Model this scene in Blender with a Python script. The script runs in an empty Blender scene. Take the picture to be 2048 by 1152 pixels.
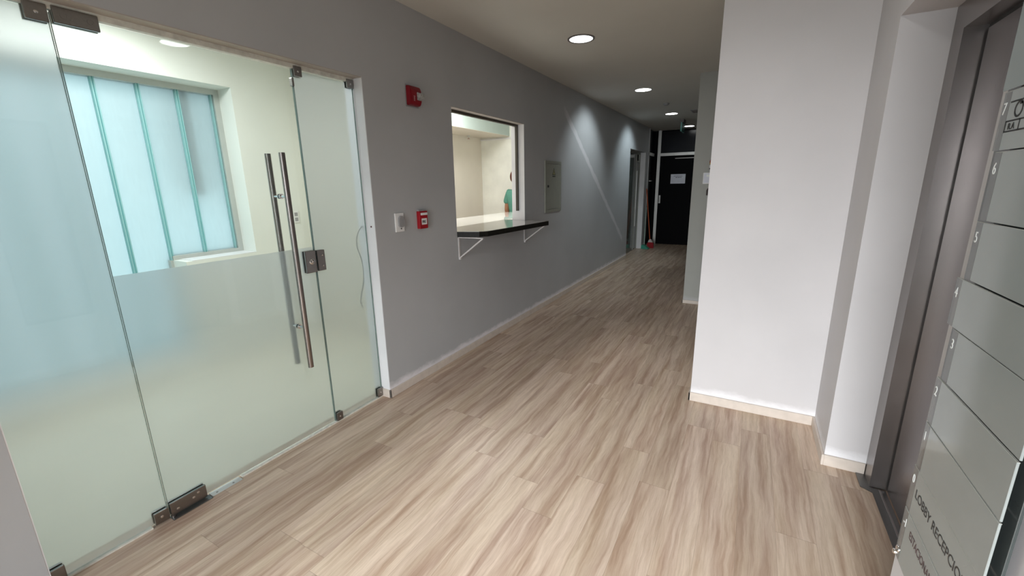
import bpy, bmesh, math, random
from mathutils import Vector, Matrix
random.seed(4)
S = bpy.context.scene
COL = S.collection
R = math.radians

# ------------------------------------------------------------------ camera
cam_d = bpy.data.cameras.new('camera')
cam = bpy.data.objects.new('camera', cam_d)
COL.objects.link(cam)
yaw, pitch, roll, F_PX = R(-29.127), R(13.572), R(-1.0478), 853.64
fw = Vector((math.sin(yaw)*math.cos(pitch), math.cos(yaw)*math.cos(pitch), -math.sin(pitch)))
rt = Vector((math.cos(yaw), -math.sin(yaw), 0))
up = rt.cross(fw)
rt2 = math.cos(roll)*rt + math.sin(roll)*up
up2 = -math.sin(roll)*rt + math.cos(roll)*up
M = Matrix((rt2, up2, -fw)).transposed().to_4x4()
M.translation = Vector((0, 0, 1.5))
cam.matrix_world = M
cam_d.sensor_fit = 'HORIZONTAL'
cam_d.sensor_width = 36.0
cam_d.lens = 36.0*F_PX/2048.0
cam_d.clip_start = 0.05
S.camera = cam

# ------------------------------------------------------------------ world, view, daylight
W = bpy.data.worlds.new('daylight')
S.world = W
W.use_nodes = True
bg = W.node_tree.nodes['Background']
bg.inputs[0].default_value = (0.71, 0.92, 1.0, 1)
bg.inputs[1].default_value = 1.38
vs = S.view_settings
S.display_settings.display_device = 'sRGB'
vs.view_transform = 'Standard'
vs.look = 'None'
vs.gamma = 1
vs.use_curve_mapping = False
vs.exposure = 0.0
S.cycles.use_denoising = True
S.cycles.max_bounces = 12
S.cycles.diffuse_bounces = 6
S.cycles.transparent_max_bounces = 16
S.cycles.transmission_bounces = 12
S.cycles.sample_clamp_indirect = 6.0
S.cycles.caustics_reflective = False

def area_light(name, loc, direction, sx, sy, power, color, spread=180):
    d = bpy.data.lights.new(name, 'AREA')
    d.shape = 'RECTANGLE'; d.size = sx; d.size_y = sy
    d.energy = power; d.color = color; d.spread = R(spread)
    o = bpy.data.objects.new(name, d); COL.objects.link(o)
    o.location = loc
    o.rotation_euler = Vector(direction).to_track_quat('-Z', 'Y').to_euler()
    return o
# daylight coming in through the street entrance behind the camera
area_light('entrance_daylight', (-0.30, -2.62, 1.12), (0.05, 1, -0.50), 1.4, 2.1, 102, (0.96, 0.97, 1.0), 80)

# ------------------------------------------------------------------ materials
def newmat(name):
    m = bpy.data.materials.new(name); m.use_nodes = True
    nt = m.node_tree
    return m, nt, nt.nodes['Principled BSDF'], nt.nodes['Material Output']
def objcoord(nt):
    return nt.nodes.new('ShaderNodeTexCoord').outputs['Object']
def noise(nt, vec, scale, detail=3, rough=0.5):
    n = nt.nodes.new('ShaderNodeTexNoise'); n.inputs['Scale'].default_value = scale
    n.inputs['Detail'].default_value = detail; n.inputs['Roughness'].default_value = rough
    nt.links.new(vec, n.inputs['Vector']); return n.outputs['Fac']
def mapping(nt, vec, scale):
    n = nt.nodes.new('ShaderNodeMapping'); n.inputs['Scale'].default_value = scale
    nt.links.new(vec, n.inputs['Vector']); return n.outputs['Vector']
def math_(nt, op, a, b=None, c=None, clamp=False):
    n = nt.nodes.new('ShaderNodeMath'); n.operation = op; n.use_clamp = clamp
    for i, v in enumerate((a, b, c)):
        if v is None: continue
        if isinstance(v, (int, float)): n.inputs[i].default_value = v
        else: nt.links.new(v, n.inputs[i])
    return n.outputs[0]
def ramp(nt, fac, a, b, ca, cb):
    n = nt.nodes.new('ShaderNodeValToRGB')
    n.color_ramp.elements[0].position = a; n.color_ramp.elements[1].position = b
    n.color_ramp.elements[0].color = (*ca, 1); n.color_ramp.elements[1].color = (*cb, 1)
    nt.links.new(fac, n.inputs[0]); return n.outputs[0]
def mix(nt, fac, a, b, mode='MIX'):
    n = nt.nodes.new('ShaderNodeMix'); n.data_type = 'RGBA'; n.blend_type = mode
    if isinstance(fac, (int, float)): n.inputs[0].default_value = fac
    else: nt.links.new(fac, n.inputs[0])
    for i, v in ((6, a), (7, b)):
        if isinstance(v, tuple): n.inputs[i].default_value = (*v, 1)
        else: nt.links.new(v, n.inputs[i])
    return n.outputs[2]
def bump(nt, b, height, strength, dist=0.002):
    n = nt.nodes.new('ShaderNodeBump'); n.inputs['Strength'].default_value = strength
    n.inputs['Distance'].default_value = dist
    nt.links.new(height, n.inputs['Height']); nt.links.new(n.outputs[0], b.inputs['Normal'])

def plain(name, col, rough=0.5, metal=0.0, var=0.06, scale=14, bmp=0.0, coat=0.0, trans=0.0, alpha=None, spec=None):
    m, nt, b, out = newmat(name)
    v = noise(nt, objcoord(nt), scale, 4)
    c1 = tuple(max(0, x*(1-var)) for x in col); c2 = tuple(min(1, x*(1+var)) for x in col)
    nt.links.new(ramp(nt, v, .3, .7, c1, c2), b.inputs['Base Color'])
    b.inputs['Roughness'].default_value = rough; b.inputs['Metallic'].default_value = metal
    b.inputs['Coat Weight'].default_value = coat
    b.inputs['Transmission Weight'].default_value = trans
    if spec is not None: b.inputs['Specular IOR Level'].default_value = spec
    if bmp: bump(nt, b, noise(nt, objcoord(nt), scale*12, 3), bmp)
    return m

def wall_paint(name, col, patch, patch_h=0.10, strip=False, rough=0.62):
    """painted plaster: faint mottling, bare filler patches just above the skirting, and (left wall) a filled chase"""
    m, nt, b, out = newmat(name)
    oc = objcoord(nt)
    sep = nt.nodes.new('ShaderNodeSeparateXYZ'); nt.links.new(oc, sep.inputs[0])
    n1 = noise(nt, oc, 2.2, 4)
    base = ramp(nt, n1, .3, .7, tuple(c*.965 for c in col), tuple(min(1, c*1.03) for c in col))
    n2 = noise(nt, mapping(nt, oc, (5, 5, 9)), 1.3, 6, .7)
    h = math_(nt, 'MULTIPLY_ADD', n2, patch_h, patch_h*.42+.03)
    d = math_(nt, 'SUBTRACT', h, sep.outputs[2])
    f = math_(nt, 'MULTIPLY', d, 26, clamp=True)
    f = math_(nt, 'MULTIPLY', f, .85)
    colr = mix(nt, f, base, patch)
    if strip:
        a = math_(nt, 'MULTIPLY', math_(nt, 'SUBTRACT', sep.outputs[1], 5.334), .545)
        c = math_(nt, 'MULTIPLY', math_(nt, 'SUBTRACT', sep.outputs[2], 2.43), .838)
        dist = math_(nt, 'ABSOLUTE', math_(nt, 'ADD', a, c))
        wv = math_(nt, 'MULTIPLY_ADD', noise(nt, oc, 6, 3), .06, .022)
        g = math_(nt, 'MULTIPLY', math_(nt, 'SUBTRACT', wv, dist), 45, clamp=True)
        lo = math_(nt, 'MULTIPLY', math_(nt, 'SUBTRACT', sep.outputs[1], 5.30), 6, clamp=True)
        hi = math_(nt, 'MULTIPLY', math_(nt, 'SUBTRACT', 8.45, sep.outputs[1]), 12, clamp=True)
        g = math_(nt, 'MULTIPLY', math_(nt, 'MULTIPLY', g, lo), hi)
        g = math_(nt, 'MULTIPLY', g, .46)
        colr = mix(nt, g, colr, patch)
    nt.links.new(colr, b.inputs['Base Color'])
    b.inputs['Roughness'].default_value = rough
    b.inputs['Specular IOR Level'].default_value = .3
    bump(nt, b, noise(nt, oc, 140, 3), .12, .001)
    return m

def wood_floor(name):
    m, nt, b, out = newmat(name)
    oc = objcoord(nt)
    sep = nt.nodes.new('ShaderNodeSeparateXYZ'); nt.links.new(oc, sep.inputs[0])
    PW, PL = .15, 1.22
    u = math_(nt, 'DIVIDE', math_(nt, 'ADD', sep.outputs[0], .07), PW)
    row = math_(nt, 'FLOOR', u)
    wn = nt.nodes.new('ShaderNodeTexWhiteNoise'); wn.noise_dimensions = '1D'; nt.links.new(row, wn.inputs['W'])
    w = math_(nt, 'ADD', math_(nt, 'DIVIDE', sep.outputs[1], PL), math_(nt, 'MULTIPLY', wn.outputs['Value'], 5.0))
    colm = math_(nt, 'FLOOR', w)
    cv = nt.nodes.new('ShaderNodeCombineXYZ'); nt.links.new(row, cv.inputs[0]); nt.links.new(colm, cv.inputs[1])
    wn2 = nt.nodes.new('ShaderNodeTexWhiteNoise'); wn2.noise_dimensions = '3D'; nt.links.new(cv.outputs[0], wn2.inputs['Vector'])
    rnd = wn2.outputs['Value']
    # plank joints: distance to the nearest long edge and nearest end
    du = math_(nt, 'MULTIPLY', math_(nt, 'PINGPONG', u, .5), PW)
    dw = math_(nt, 'MULTIPLY', math_(nt, 'PINGPONG', w, .5), PL)
    jl = math_(nt, 'SUBTRACT', 1.0, math_(nt, 'MULTIPLY', du, 700, clamp=True), clamp=True)
    je = math_(nt, 'SUBTRACT', 1.0, math_(nt, 'MULTIPLY', dw, 600, clamp=True), clamp=True)
    joint = math_(nt, 'MAXIMUM', math_(nt, 'MULTIPLY', jl, .38), math_(nt, 'MULTIPLY', je, .55))
    # shift the grain from plank to plank
    sh = nt.nodes.new('ShaderNodeVectorMath'); sh.operation = 'MULTIPLY_ADD'
    nt.links.new(wn2.outputs['Color'], sh.inputs[0]); sh.inputs[1].default_value = (7.3, 19.1, 3.7); nt.links.new(oc, sh.inputs[2])
    v0 = sh.outputs[0]
    # slow sideways wander of the grain lines
    wob = noise(nt, mapping(nt, v0, (3, 2.6, 1)), 1.6, 3)
    wv = nt.nodes.new('ShaderNodeCombineXYZ'); nt.links.new(math_(nt, 'MULTIPLY_ADD', wob, .036, -.018), wv.inputs[0])
    va = nt.nodes.new('ShaderNodeVectorMath'); va.operation = 'ADD'; nt.links.new(v0, va.inputs[0]); nt.links.new(wv.outputs[0], va.inputs[1])
    v = va.outputs[0]
    broad = noise(nt, mapping(nt, v, (13, .75, 1)), 1.5, 3, .55)
    mid = noise(nt, mapping(nt, v, (40, 2.0, 1)), 1.5, 6, .66)
    fine = noise(nt, mapping(nt, v, (150, 9, 1)), 1.5, 4, .7)
    hue = noise(nt, mapping(nt, v, (6, .9, 1)), 1.2, 3)
    light = ramp(nt, hue, .35, .65, (.66, .535, .44), (.64, .53, .40))
    dark = ramp(nt, hue, .35, .65, (.33, .21, .155), (.37, .25, .16))
    c = mix(nt, ramp(nt, broad, .38, .60, (1, 1, 1), (0, 0, 0)), light, dark)
    c2 = ramp(nt, mid, .34, .66, (.36, .25, .185), (.70, .565, .465))
    c = mix(nt, .42, c, c2)
    c = mix(nt, math_(nt, 'MULTIPLY', ramp(nt, fine, .45, .75, (0, 0, 0), (1, 1, 1)), .28), c, (.30, .20, .14))
    tone = ramp(nt, rnd, 0, 1, (.90, .885, .86), (1.06, 1.05, 1.04))
    c = mix(nt, 1.0, c, tone, 'MULTIPLY')
    c = mix(nt, joint, c, (.17, .115, .085))
    nt.links.new(c, b.inputs['Base Color'])
    b.inputs['Roughness'].default_value = .42
    b.inputs['Specular IOR Level'].default_value = .38
    bump(nt, b, mid, .12, .001)
    return m

def clear_glass(name, tint=(.955, .98, .972), refl=1.0):
    m, nt, b, out = newmat(name); nt.nodes.remove(b)
    t = nt.nodes.new('ShaderNodeBsdfTransparent'); t.inputs[0].default_value = (*tint, 1)
    g = nt.nodes.new('ShaderNodeBsdfGlossy'); g.inputs['Roughness'].default_value = .02
    lw = nt.nodes.new('ShaderNodeLayerWeight'); lw.inputs[0].default_value = .5
    mx = nt.nodes.new('ShaderNodeMixShader')
    fr = math_(nt, 'MULTIPLY_ADD', math_(nt, 'POWER', lw.outputs['Facing'], 5.0), .94*refl, .035*refl)
    nt.links.new(fr, mx.inputs[0])
    nt.links.new(t.outputs[0], mx.inputs[1]); nt.links.new(g.outputs[0], mx.inputs[2])
    nt.links.new(mx.outputs[0], out.inputs[0]); return m

def frosted(name, tint, rough=.5, scatter=.16, diff=.07, tcol=(.74, .76, .77), ior=1.12):
    m, nt, b, out = newmat(name); nt.nodes.remove(b)
    n = noise(nt, objcoord(nt), 30, 3)
    rf = nt.nodes.new('ShaderNodeBsdfRefraction'); rf.inputs['Color'].default_value = (*tint, 1)
    rf.inputs['Roughness'].default_value = rough; rf.inputs['IOR'].default_value = ior
    tl = nt.nodes.new('ShaderNodeBsdfTranslucent')
    nt.links.new(ramp(nt, n, .3, .7, tuple(c*.97 for c in tcol), tcol), tl.inputs[0])
    df = nt.nodes.new('ShaderNodeBsdfDiffuse'); df.inputs[0].default_value = (.72, .76, .74, 1)
    m1 = nt.nodes.new('ShaderNodeMixShader'); m1.inputs[0].default_value = scatter
    nt.links.new(rf.outputs[0], m1.inputs[1]); nt.links.new(tl.outputs[0], m1.inputs[2])
    m2 = nt.nodes.new('ShaderNodeMixShader'); m2.inputs[0].default_value = diff
    nt.links.new(m1.outputs[0], m2.inputs[1]); nt.links.new(df.outputs[0], m2.inputs[2])
    nt.links.new(m2.outputs[0], out.inputs[0]); return m

def channel_glass(name, col, dif=.15):
    m, nt, b, out = newmat(name); nt.nodes.remove(b)
    n = noise(nt, mapping(nt, objcoord(nt), (1, 6, 1)), 9, 3)
    tl = nt.nodes.new('ShaderNodeBsdfTranslucent')
    nt.links.new(ramp(nt, n, .3, .7, tuple(c*.96 for c in col), col), tl.inputs[0])
    df = nt.nodes.new('ShaderNodeBsdfDiffuse'); df.inputs[0].default_value = (*col, 1)
    m1 = nt.nodes.new('ShaderNodeMixShader'); m1.inputs[0].default_value = dif
    nt.links.new(tl.outputs[0], m1.inputs[1]); nt.links.new(df.outputs[0], m1.inputs[2])
    gl = nt.nodes.new('ShaderNodeBsdfGlossy'); gl.inputs['Roughness'].default_value = .25
    m2 = nt.nodes.new('ShaderNodeMixShader'); m2.inputs[0].default_value = .05
    nt.links.new(m1.outputs[0], m2.inputs[1]); nt.links.new(gl.outputs[0], m2.inputs[2])
    nt.links.new(m2.outputs[0], out.inputs[0]); return m

def emit(name, col, s):
    m, nt, b, out = newmat(name)
    b.inputs['Base Color'].default_value = (.9, .9, .9, 1)
    b.inputs['Emission Color'].default_value = (*col, 1); b.inputs['Emission Strength'].default_value = s
    n = noise(nt, objcoord(nt), 30, 2)
    nt.links.new(ramp(nt, n, 0, 1, (.85, .85, .85), (.95, .95, .95)), b.inputs['Base Color'])
    return m

def brushed(name, col, rough=.3, sc=(3, 3, 260), aniso=0.0):
    m, nt, b, out = newmat(name)
    n = noise(nt, mapping(nt, objcoord(nt), sc), 2, 4)
    nt.links.new(ramp(nt, n, .3, .7, tuple(c*.93 for c in col), col), b.inputs['Base Color'])
    nt.links.new(math_(nt, 'MULTIPLY_ADD', n, .12, rough-.06), b.inputs['Roughness'])
    b.inputs['Metallic'].default_value = 1
    return m

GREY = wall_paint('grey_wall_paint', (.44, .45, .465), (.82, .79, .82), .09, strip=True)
PILLAR = wall_paint('white_wall_paint', (.57, .553, .56), (.77, .76, .78), .09)
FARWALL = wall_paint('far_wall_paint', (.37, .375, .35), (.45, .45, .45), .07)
CREAM = plain('cream_room_paint', (.775, .795, .755), .7, var=.03, scale=2)
CREAM2 = plain('warm_room_paint', (.66, .61, .53), .7, var=.03, scale=2)
PLASTER = plain('rough_white_plaster', (.82, .83, .77), .8, var=.06, scale=5)
REVEAL = plain('white_reveal_paint', (.74, .74, .76), .6, var=.04, scale=5)
BEAM = plain('daylight_tinted_beam_paint', (.42, .49, .46), .7, var=.03, scale=4)  # green cast of the daylight put into the beam's colour
CEIL = plain('ceiling_paint', (.62, .605, .56), .75, var=.03, scale=1.5)
FLOOR = wood_floor('oak_plank_floor')
SKIRT = plain('pale_wood_skirting', (.60, .53, .47), .5, var=.06, scale=20)
CLEAR = clear_glass('clear_glass')
CLEAR_TEAL = clear_glass('hatch_glass', (.97, .99, .98))
GEDGE = plain('glass_edge_green', (.15, .21, .195), .2, var=.1)
FROST = frosted('frosted_film', (.835, .845, .86))
UGLASS = channel_glass('frosted_channel_glass', (.86, .93, .94))
UFLANGE = channel_glass('teal_channel_flange', (.54, .82, .83), .4)
ALU = plain('window_aluminium', (.50, .52, .50), .45, metal=.3, var=.03)
ALU_W = plain('pale_aluminium', (.62, .62, .60), .4, metal=.4, var=.03)
STEEL = brushed('satin_steel', (.27, .24, .225), .24)
STEELD = brushed('dark_satin_steel', (.30, .285, .275), .30, (60, 60, 60))
CHROME = brushed('polished_steel', (.75, .74, .73), .10, (30, 30, 30))
LIFT = brushed('lift_door_steel', (.22, .195, .19), .30, (4, 160, 4))
LIFTF = brushed('lift_frame_steel', (.36, .335, .325), .33, (4, 160, 4))
SILL = brushed('dark_threshold_metal', (.22, .22, .22), .38, (60, 3, 60))
BLACK = plain('black_rubber', (.012, .012, .012), .5)
BLACKG = plain('black_gloss_panel', (.004, .005, .008), .2, var=.1, spec=.3)
BLACKD = plain('black_door_paint', (.002, .0022, .003), .55, var=.12, spec=.06)
STONE = plain('black_stone_edge', (.010, .009, .007), .45, var=.4, scale=60, spec=.15)
STONET = plain('dark_grey_stone_top', (.15, .14, .13), .09, var=.35, scale=80)
WHITEP = plain('white_plastic', (.80, .80, .80), .35, var=.02)
WHITEM = plain('white_enamelled_metal', (.66, .64, .64), .4, var=.03)
DESK = plain('white_gloss_laminate', (.90, .89, .86), .05, var=.01, spec=.9, coat=.6)
REDG = plain('red_gloss_plastic', (.22, .004, .012), .28, var=.05)
REDF = plain('red_alarm_plastic', (.33, .006, .014), .35, var=.05)
LENS = plain('clear_strobe_lens', (.75, .78, .75), .08, var=.3, scale=90, trans=.55)
GREYP = plain('grey_plastic', (.30, .30, .31), .4)
PANEL = plain('grey_green_enamel', (.30, .31, .27), .45, var=.03)
PANELD = plain('dark_green_ink', (.05, .06, .045), .5)
YEL = plain('warning_yellow', (.30, .29, .16), .5)
PAPER = plain('white_paper', (.70, .72, .80), .7, var=.03)
INK = plain('grey_ink', (.16, .17, .22), .7)
TEALP = plain('teal_plastic', (.02, .25, .20), .4)
GREENP = plain('green_dustpan_plastic', (.015, .28, .19), .4)
PALEG = plain('pale_green_handle', (.38, .50, .44), .5)
REDB = plain('red_broom_bristle', (.30, .008, .014), .8, var=.3, scale=120)
ORANGE = plain('orange_red_handle', (.52, .10, .03), .5)
SKIN = plain('skin', (.33, .155, .085), .55, var=.06, scale=20)
SHIRT = plain('teal_shirt_cloth', (.085, .26, .20), .85, var=.06, scale=25, bmp=.2)
TROUS = plain('dark_trousers_cloth', (.03, .035, .05), .85, var=.1)
HAIR = plain('reddish_brown_hair', (.10, .025, .012), .7, var=.3, scale=90)
SHOE = plain('dark_shoe', (.02, .02, .02), .5)
WHITE = plain('white_ink', (.82, .84, .83), .5)
BACKP = plain('smoked_glass_backing', (.052, .062, .062), .12, var=.05, spec=.5)
EMIT_A = emit('lamp_glow_soft', (.93, .97, 1), 3.0)
EMIT_B = emit('lamp_glow', (.97, 1, .98), 14)

# sign plates: grey acrylic, semi see-through, glossy
def acrylic(name, col, alpha):
    m, nt, b, out = newmat(name)
    n = noise(nt, objcoord(nt), 8, 3)
    nt.links.new(ramp(nt, n, .3, .7, tuple(c*.95 for c in col), col), b.inputs['Base Color'])
    b.inputs['Roughness'].default_value = .10; b.inputs['Alpha'].default_value = alpha
    b.inputs['Specular IOR Level'].default_value = .6
    return m
ACR = acrylic('grey_acrylic', (.35, .385, .38), .88)
ACRS = acrylic('clear_acrylic_strip', (.19, .20, .20), .62)
ACRH = acrylic('pale_acrylic', (.26, .31, .31), .9)

# ------------------------------------------------------------------ mesh helpers
class MB:
    def __init__(s): s.bm = bmesh.new()
    def box(s, x0, x1, y0, y1, z0, z1, bev=0, seg=2):
        x0, x1 = sorted((x0, x1)); y0, y1 = sorted((y0, y1)); z0, z1 = sorted((z0, z1))
        t = bmesh.new()
        bmesh.ops.create_cube(t, size=1)
        for v in t.verts:
            v.co = Vector(((x0+x1)/2+v.co.x*(x1-x0), (y0+y1)/2+v.co.y*(y1-y0), (z0+z1)/2+v.co.z*(z1-z0)))
        if bev: bmesh.ops.bevel(t, geom=t.edges[:], offset=bev, segments=seg, affect='EDGES', profile=.6)
        s._add(t); return s
    def _add(s, t):
        me = bpy.data.meshes.new('t'); t.to_mesh(me); t.free(); s.bm.from_mesh(me); bpy.data.meshes.remove(me)
    def prism(s, pts, axis, a, b, bev=0):
        """polygon in the plane across `axis`, extruded from a to b"""
        t = bmesh.new()
        def P(p, v):
            return {'x': (v, p[0], p[1]), 'y': (p[0], v, p[1]), 'z': (p[0], p[1], v)}[axis]
        A = [t.verts.new(P(p, a)) for p in pts]; B = [t.verts.new(P(p, b)) for p in pts]
        t.faces.new(A); t.faces.new(B[::-1]); n = len(pts)
        for i in range(n): t.faces.new((A[i], B[i], B[(i+1) % n], A[(i+1) % n]))
        bmesh.ops.recalc_face_normals(t, faces=t.faces[:])
        if bev: bmesh.ops.bevel(t, geom=t.edges[:], offset=bev, segments=2, affect='EDGES')
        s._add(t); return s
    def tube(s, pts, rad, n=12, caps=True):
        t = bmesh.new(); pts = [Vector(p) for p in pts]
        rads = rad if isinstance(rad, (list, tuple)) else [rad]*len(pts)
        prev = None; rings = []
        for i, p in enumerate(pts):
            d = (pts[min(i+1, len(pts)-1)]-pts[max(i-1, 0)]).normalized()
            if prev is None:
                u = d.orthogonal().normalized()
            else:
                u = (prev - d*prev.dot(d)).normalized()
            prev = u; w = d.cross(u)
            rings.append([t.verts.new(p+(u*math.cos(2*math.pi*k/n)+w*math.sin(2*math.pi*k/n))*rads[i]) for k in range(n)])
        for a, b in zip(rings, rings[1:]):
            for k in range(n): t.faces.new((a[k], a[(k+1) % n], b[(k+1) % n], b[k]))
        if caps: t.faces.new(rings[0][::-1]); t.faces.new(rings[-1])
        s._add(t); return s
    def lathe(s, prof, c, axis='z', n=28):
        """profile of (radius, height) pairs turned about an axis through c"""
        t = bmesh.new(); rings = []
        for r, h in prof:
            ring = []
            for k in range(n):
                a = 2*math.pi*k/n; u, w = r*math.cos(a), r*math.sin(a)
                q = {'z': (u, w, h), 'x': (h, u, w), 'y': (u, h, w)}[axis]
                ring.append(t.verts.new(Vector(c)+Vector(q)))
            rings.append(ring)
        for a, b in zip(rings, rings[1:]):
            for k in range(n): t.faces.new((a[k], a[(k+1) % n], b[(k+1) % n], b[k]))
        t.faces.new(rings[0][::-1]); t.faces.new(rings[-1])
        bmesh.ops.remove_doubles(t, verts=t.verts[:], dist=1e-6)
        bmesh.ops.recalc_face_normals(t, faces=t.faces[:])
        s._add(t); return s
    def ball(s, c, r, sc=(1, 1, 1), sub=3):
        t = bmesh.new(); bmesh.ops.create_icosphere(t, subdivisions=sub, radius=r)
        for v in t.verts: v.co = Vector(c)+Vector((v.co.x*sc[0], v.co.y*sc[1], v.co.z*sc[2]))
        s._add(t); return s
    def ring(s, c, r, w, h, axis='z', n=40):
        t = bmesh.new(); prof = [(r, 0), (r+w, 0), (r+w, h), (r, h)]
        rings = []
        for rr, hh in prof:
            rings.append([t.verts.new(Vector(c)+Vector((rr*math.cos(2*math.pi*k/n), rr*math.sin(2*math.pi*k/n), hh))) for k in range(n)])
        for i in range(4):
            a, b = rings[i], rings[(i+1) % 4]
            for k in range(n): t.faces.new((a[k], a[(k+1) % n], b[(k+1) % n], b[k]))
        bmesh.ops.recalc_face_normals(t, faces=t.faces[:])
        s._add(t); return s
    def build(s, name, mat, parent=None, smooth=False):
        off = parent_loc(parent)
        for v in s.bm.verts: v.co -= off
        me = bpy.data.meshes.new(name)
        if smooth:
            for f in s.bm.faces: f.smooth = True
        s.bm.to_mesh(me); s.bm.free(); me.materials.append(mat)
        o = bpy.data.objects.new(name, me); COL.objects.link(o)
        if smooth:
            m = o.modifiers.new('edges', 'EDGE_SPLIT'); m.split_angle = R(40)
        if parent: o.parent = parent
        return o
def parent_loc(p):
    v = Vector((0, 0, 0))
    while p is not None:
        v += p.location; p = p.parent
    return v
def thing(name, label, cat, loc, group=None):
    o = bpy.data.objects.new(name, None); COL.objects.link(o); o.location = loc
    o.empty_display_size = .1
    return tag(o, label, cat, group)
def tag(o, label, cat, group=None):
    o['label'] = label; o['category'] = cat
    if group: o['group'] = group
    return o
def struct(o, label=None):
    o['kind'] = 'structure'
    if label: o['label'] = label
    return o
def struct_empty(name, loc, label=None):
    o = bpy.data.objects.new(name, None); COL.objects.link(o); o.location = loc; o.empty_display_size = .1
    return struct(o, label)
def text_mesh(name, txt, size, loc, normal, upv, mat, parent, depth=.0008, sx=1.0, bold=0.0):
    cu = bpy.data.curves.new(name, 'FONT'); cu.body = txt; cu.size = size; cu.extrude = depth; cu.offset = bold
    tmp = bpy.data.objects.new('tmp_text', cu); COL.objects.link(tmp)
    dg = bpy.context.evaluated_depsgraph_get(); dg.update()
    me = bpy.data.meshes.new_from_object(tmp.evaluated_get(dg))
    bpy.data.objects.remove(tmp); me.name = name
    n = Vector(normal).normalized(); u = Vector(upv).normalized(); r = u.cross(n)
    Mx = Matrix((r*sx, u, n)).transposed().to_4x4(); Mx.translation = Vector(loc)-parent_loc(parent)
    me.transform(Mx); me.materials.clear(); me.materials.append(mat)
    o = bpy.data.objects.new(name, me); COL.objects.link(o); o.parent = parent
    return o
def quad_wall(mb, axis, a, b, u0, u1, z0, z1, holes=()):
    """slab between a and b across `axis`, spanning u0..u1 by z0..z1, with rectangular holes (hu0,hu1,hz0,hz1)"""
    us = sorted({u0, u1, *[h[0] for h in holes], *[h[1] for h in holes]})
    us = [u for u in us if u0 <= u <= u1]
    t = bmesh.new()
    def P(u, z, v): return (v, u, z) if axis == 'x' else (u, v, z)
    zs = sorted({z0, z1, *[h[2] for h in holes], *[h[3] for h in holes]}); zs = [z for z in zs if z0 <= z <= z1]
    solid = {}
    for i in range(len(us)-1):
        for j in range(len(zs)-1):
            um, zm = (us[i]+us[i+1])/2, (zs[j]+zs[j+1])/2
            solid[i, j] = not any(h[0] < um < h[1] and h[2] < zm < h[3] for h in holes)
    vc = {}
    def V(i, j, k):
        if (i, j, k) not in vc: vc[i, j, k] = t.verts.new(P(us[i], zs[j], (a, b)[k]))
        return vc[i, j, k]
    for (i, j), sld in solid.items():
        if not sld: continue
        for k in (0, 1): t.faces.new((V(i, j, k), V(i+1, j, k), V(i+1, j+1, k), V(i, j+1, k)))
        for (di, dj, e) in ((-1, 0, ((i, j), (i, j+1))), (1, 0, ((i+1, j), (i+1, j+1))), (0, -1, ((i, j), (i+1, j))), (0, 1, ((i, j+1), (i+1, j+1)))):
            if not solid.get((i+di, j+dj), False):
                (p, q), (r_, s_) = e
                t.faces.new((V(p, q, 0), V(r_, s_, 0), V(r_, s_, 1), V(p, q, 1)))
    bmesh.ops.recalc_face_normals(t, faces=t.faces[:])
    mb._add(t)

# ------------------------------------------------------------------ the setting
WX, WI = -2.18, -2.335          # corridor face and room face of the left wall
H = 2.69
CY0, CY1 = -2.5, 11.1
RX = .473                       # lobby right wall
struct(MB().box(-4.5, 1.6, -2.9, 11.6, -.12, 0).build('floor', FLOOR), 'oak plank floor running down the corridor')
struct(MB().box(-4.5, 1.6, -2.9, 11.6, H, H+.12).build('ceiling', CEIL), 'off-white plaster ceiling')

struct(MB().box(-4.0, -2.335, -1.13, 2.885, 0, .002).build('floor_office', plain('pale_office_floor', (.74, .70, .58), .4, var=.05, scale=3)), 'pale cream floor of the office behind the frosted glass')
OP0, OP1, OPZ = .292, 2.06, 2.163     # glass entrance opening
HY0, HY1, HZ0, HZ1 = 2.965, 4.236, 1.072, 2.121   # hatch
DY0, DY1, DZ = 8.76, 10.15, 2.148     # corridor side door
mb = MB()
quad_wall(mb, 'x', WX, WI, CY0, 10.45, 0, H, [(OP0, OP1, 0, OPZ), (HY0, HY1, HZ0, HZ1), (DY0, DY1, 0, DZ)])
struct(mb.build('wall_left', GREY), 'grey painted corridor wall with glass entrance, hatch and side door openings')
# white painted reveals lining the openings
rv = MB()
rv.box(WX-.001, WI, OP1-.004, OP1, 0, OPZ)
rv.box(WX-.001, WI, OP0, OP0+.004, 0, OPZ)
rv.box(WX-.001, WI, HY1-.004, HY1, HZ0, HZ1); rv.box(WX-.001, WI, HY0, HY0+.004, HZ0, HZ1)
rv.box(WX-.001, WI, DY1-.004, DY1, 0, DZ); rv.box(WX-.001, WI, DY0, DY0+.004, 0, DZ)
struct(rv.build('trim_1', REVEAL), 'white painted jamb reveals of the left wall openings')
rv = MB()
rv.box(WX-.001, WI, OP0, OP1, OPZ-.004, OPZ)
rv.box(WX-.001, WI, HY0, HY1, HZ1-.004, HZ1)
struct(rv.build('trim_2', plain('beige_head_paint', (.42, .38, .34), .7)), 'beige underside of the opening heads')
struct(MB().box(-2.275, -2.250, OP0+.01, OP1-.01, 2.136, OPZ-.004).build('trim_3', plain('white_sealant', (.66, .66, .60), .6, var=.15, scale=30)), 'white sealant line over the glass')

q = MB(); q.box(-2.274, -2.249, OP0+.01, .63, 0, .007); q.box(-2.274, -2.249, 1.03, OP1-.01, 0, .007)
struct(q.build('trim_6', plain('white_floor_sealant', (.70, .68, .62), .6, var=.12, scale=40)), 'white sealant line on the floor under the glass')
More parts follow.
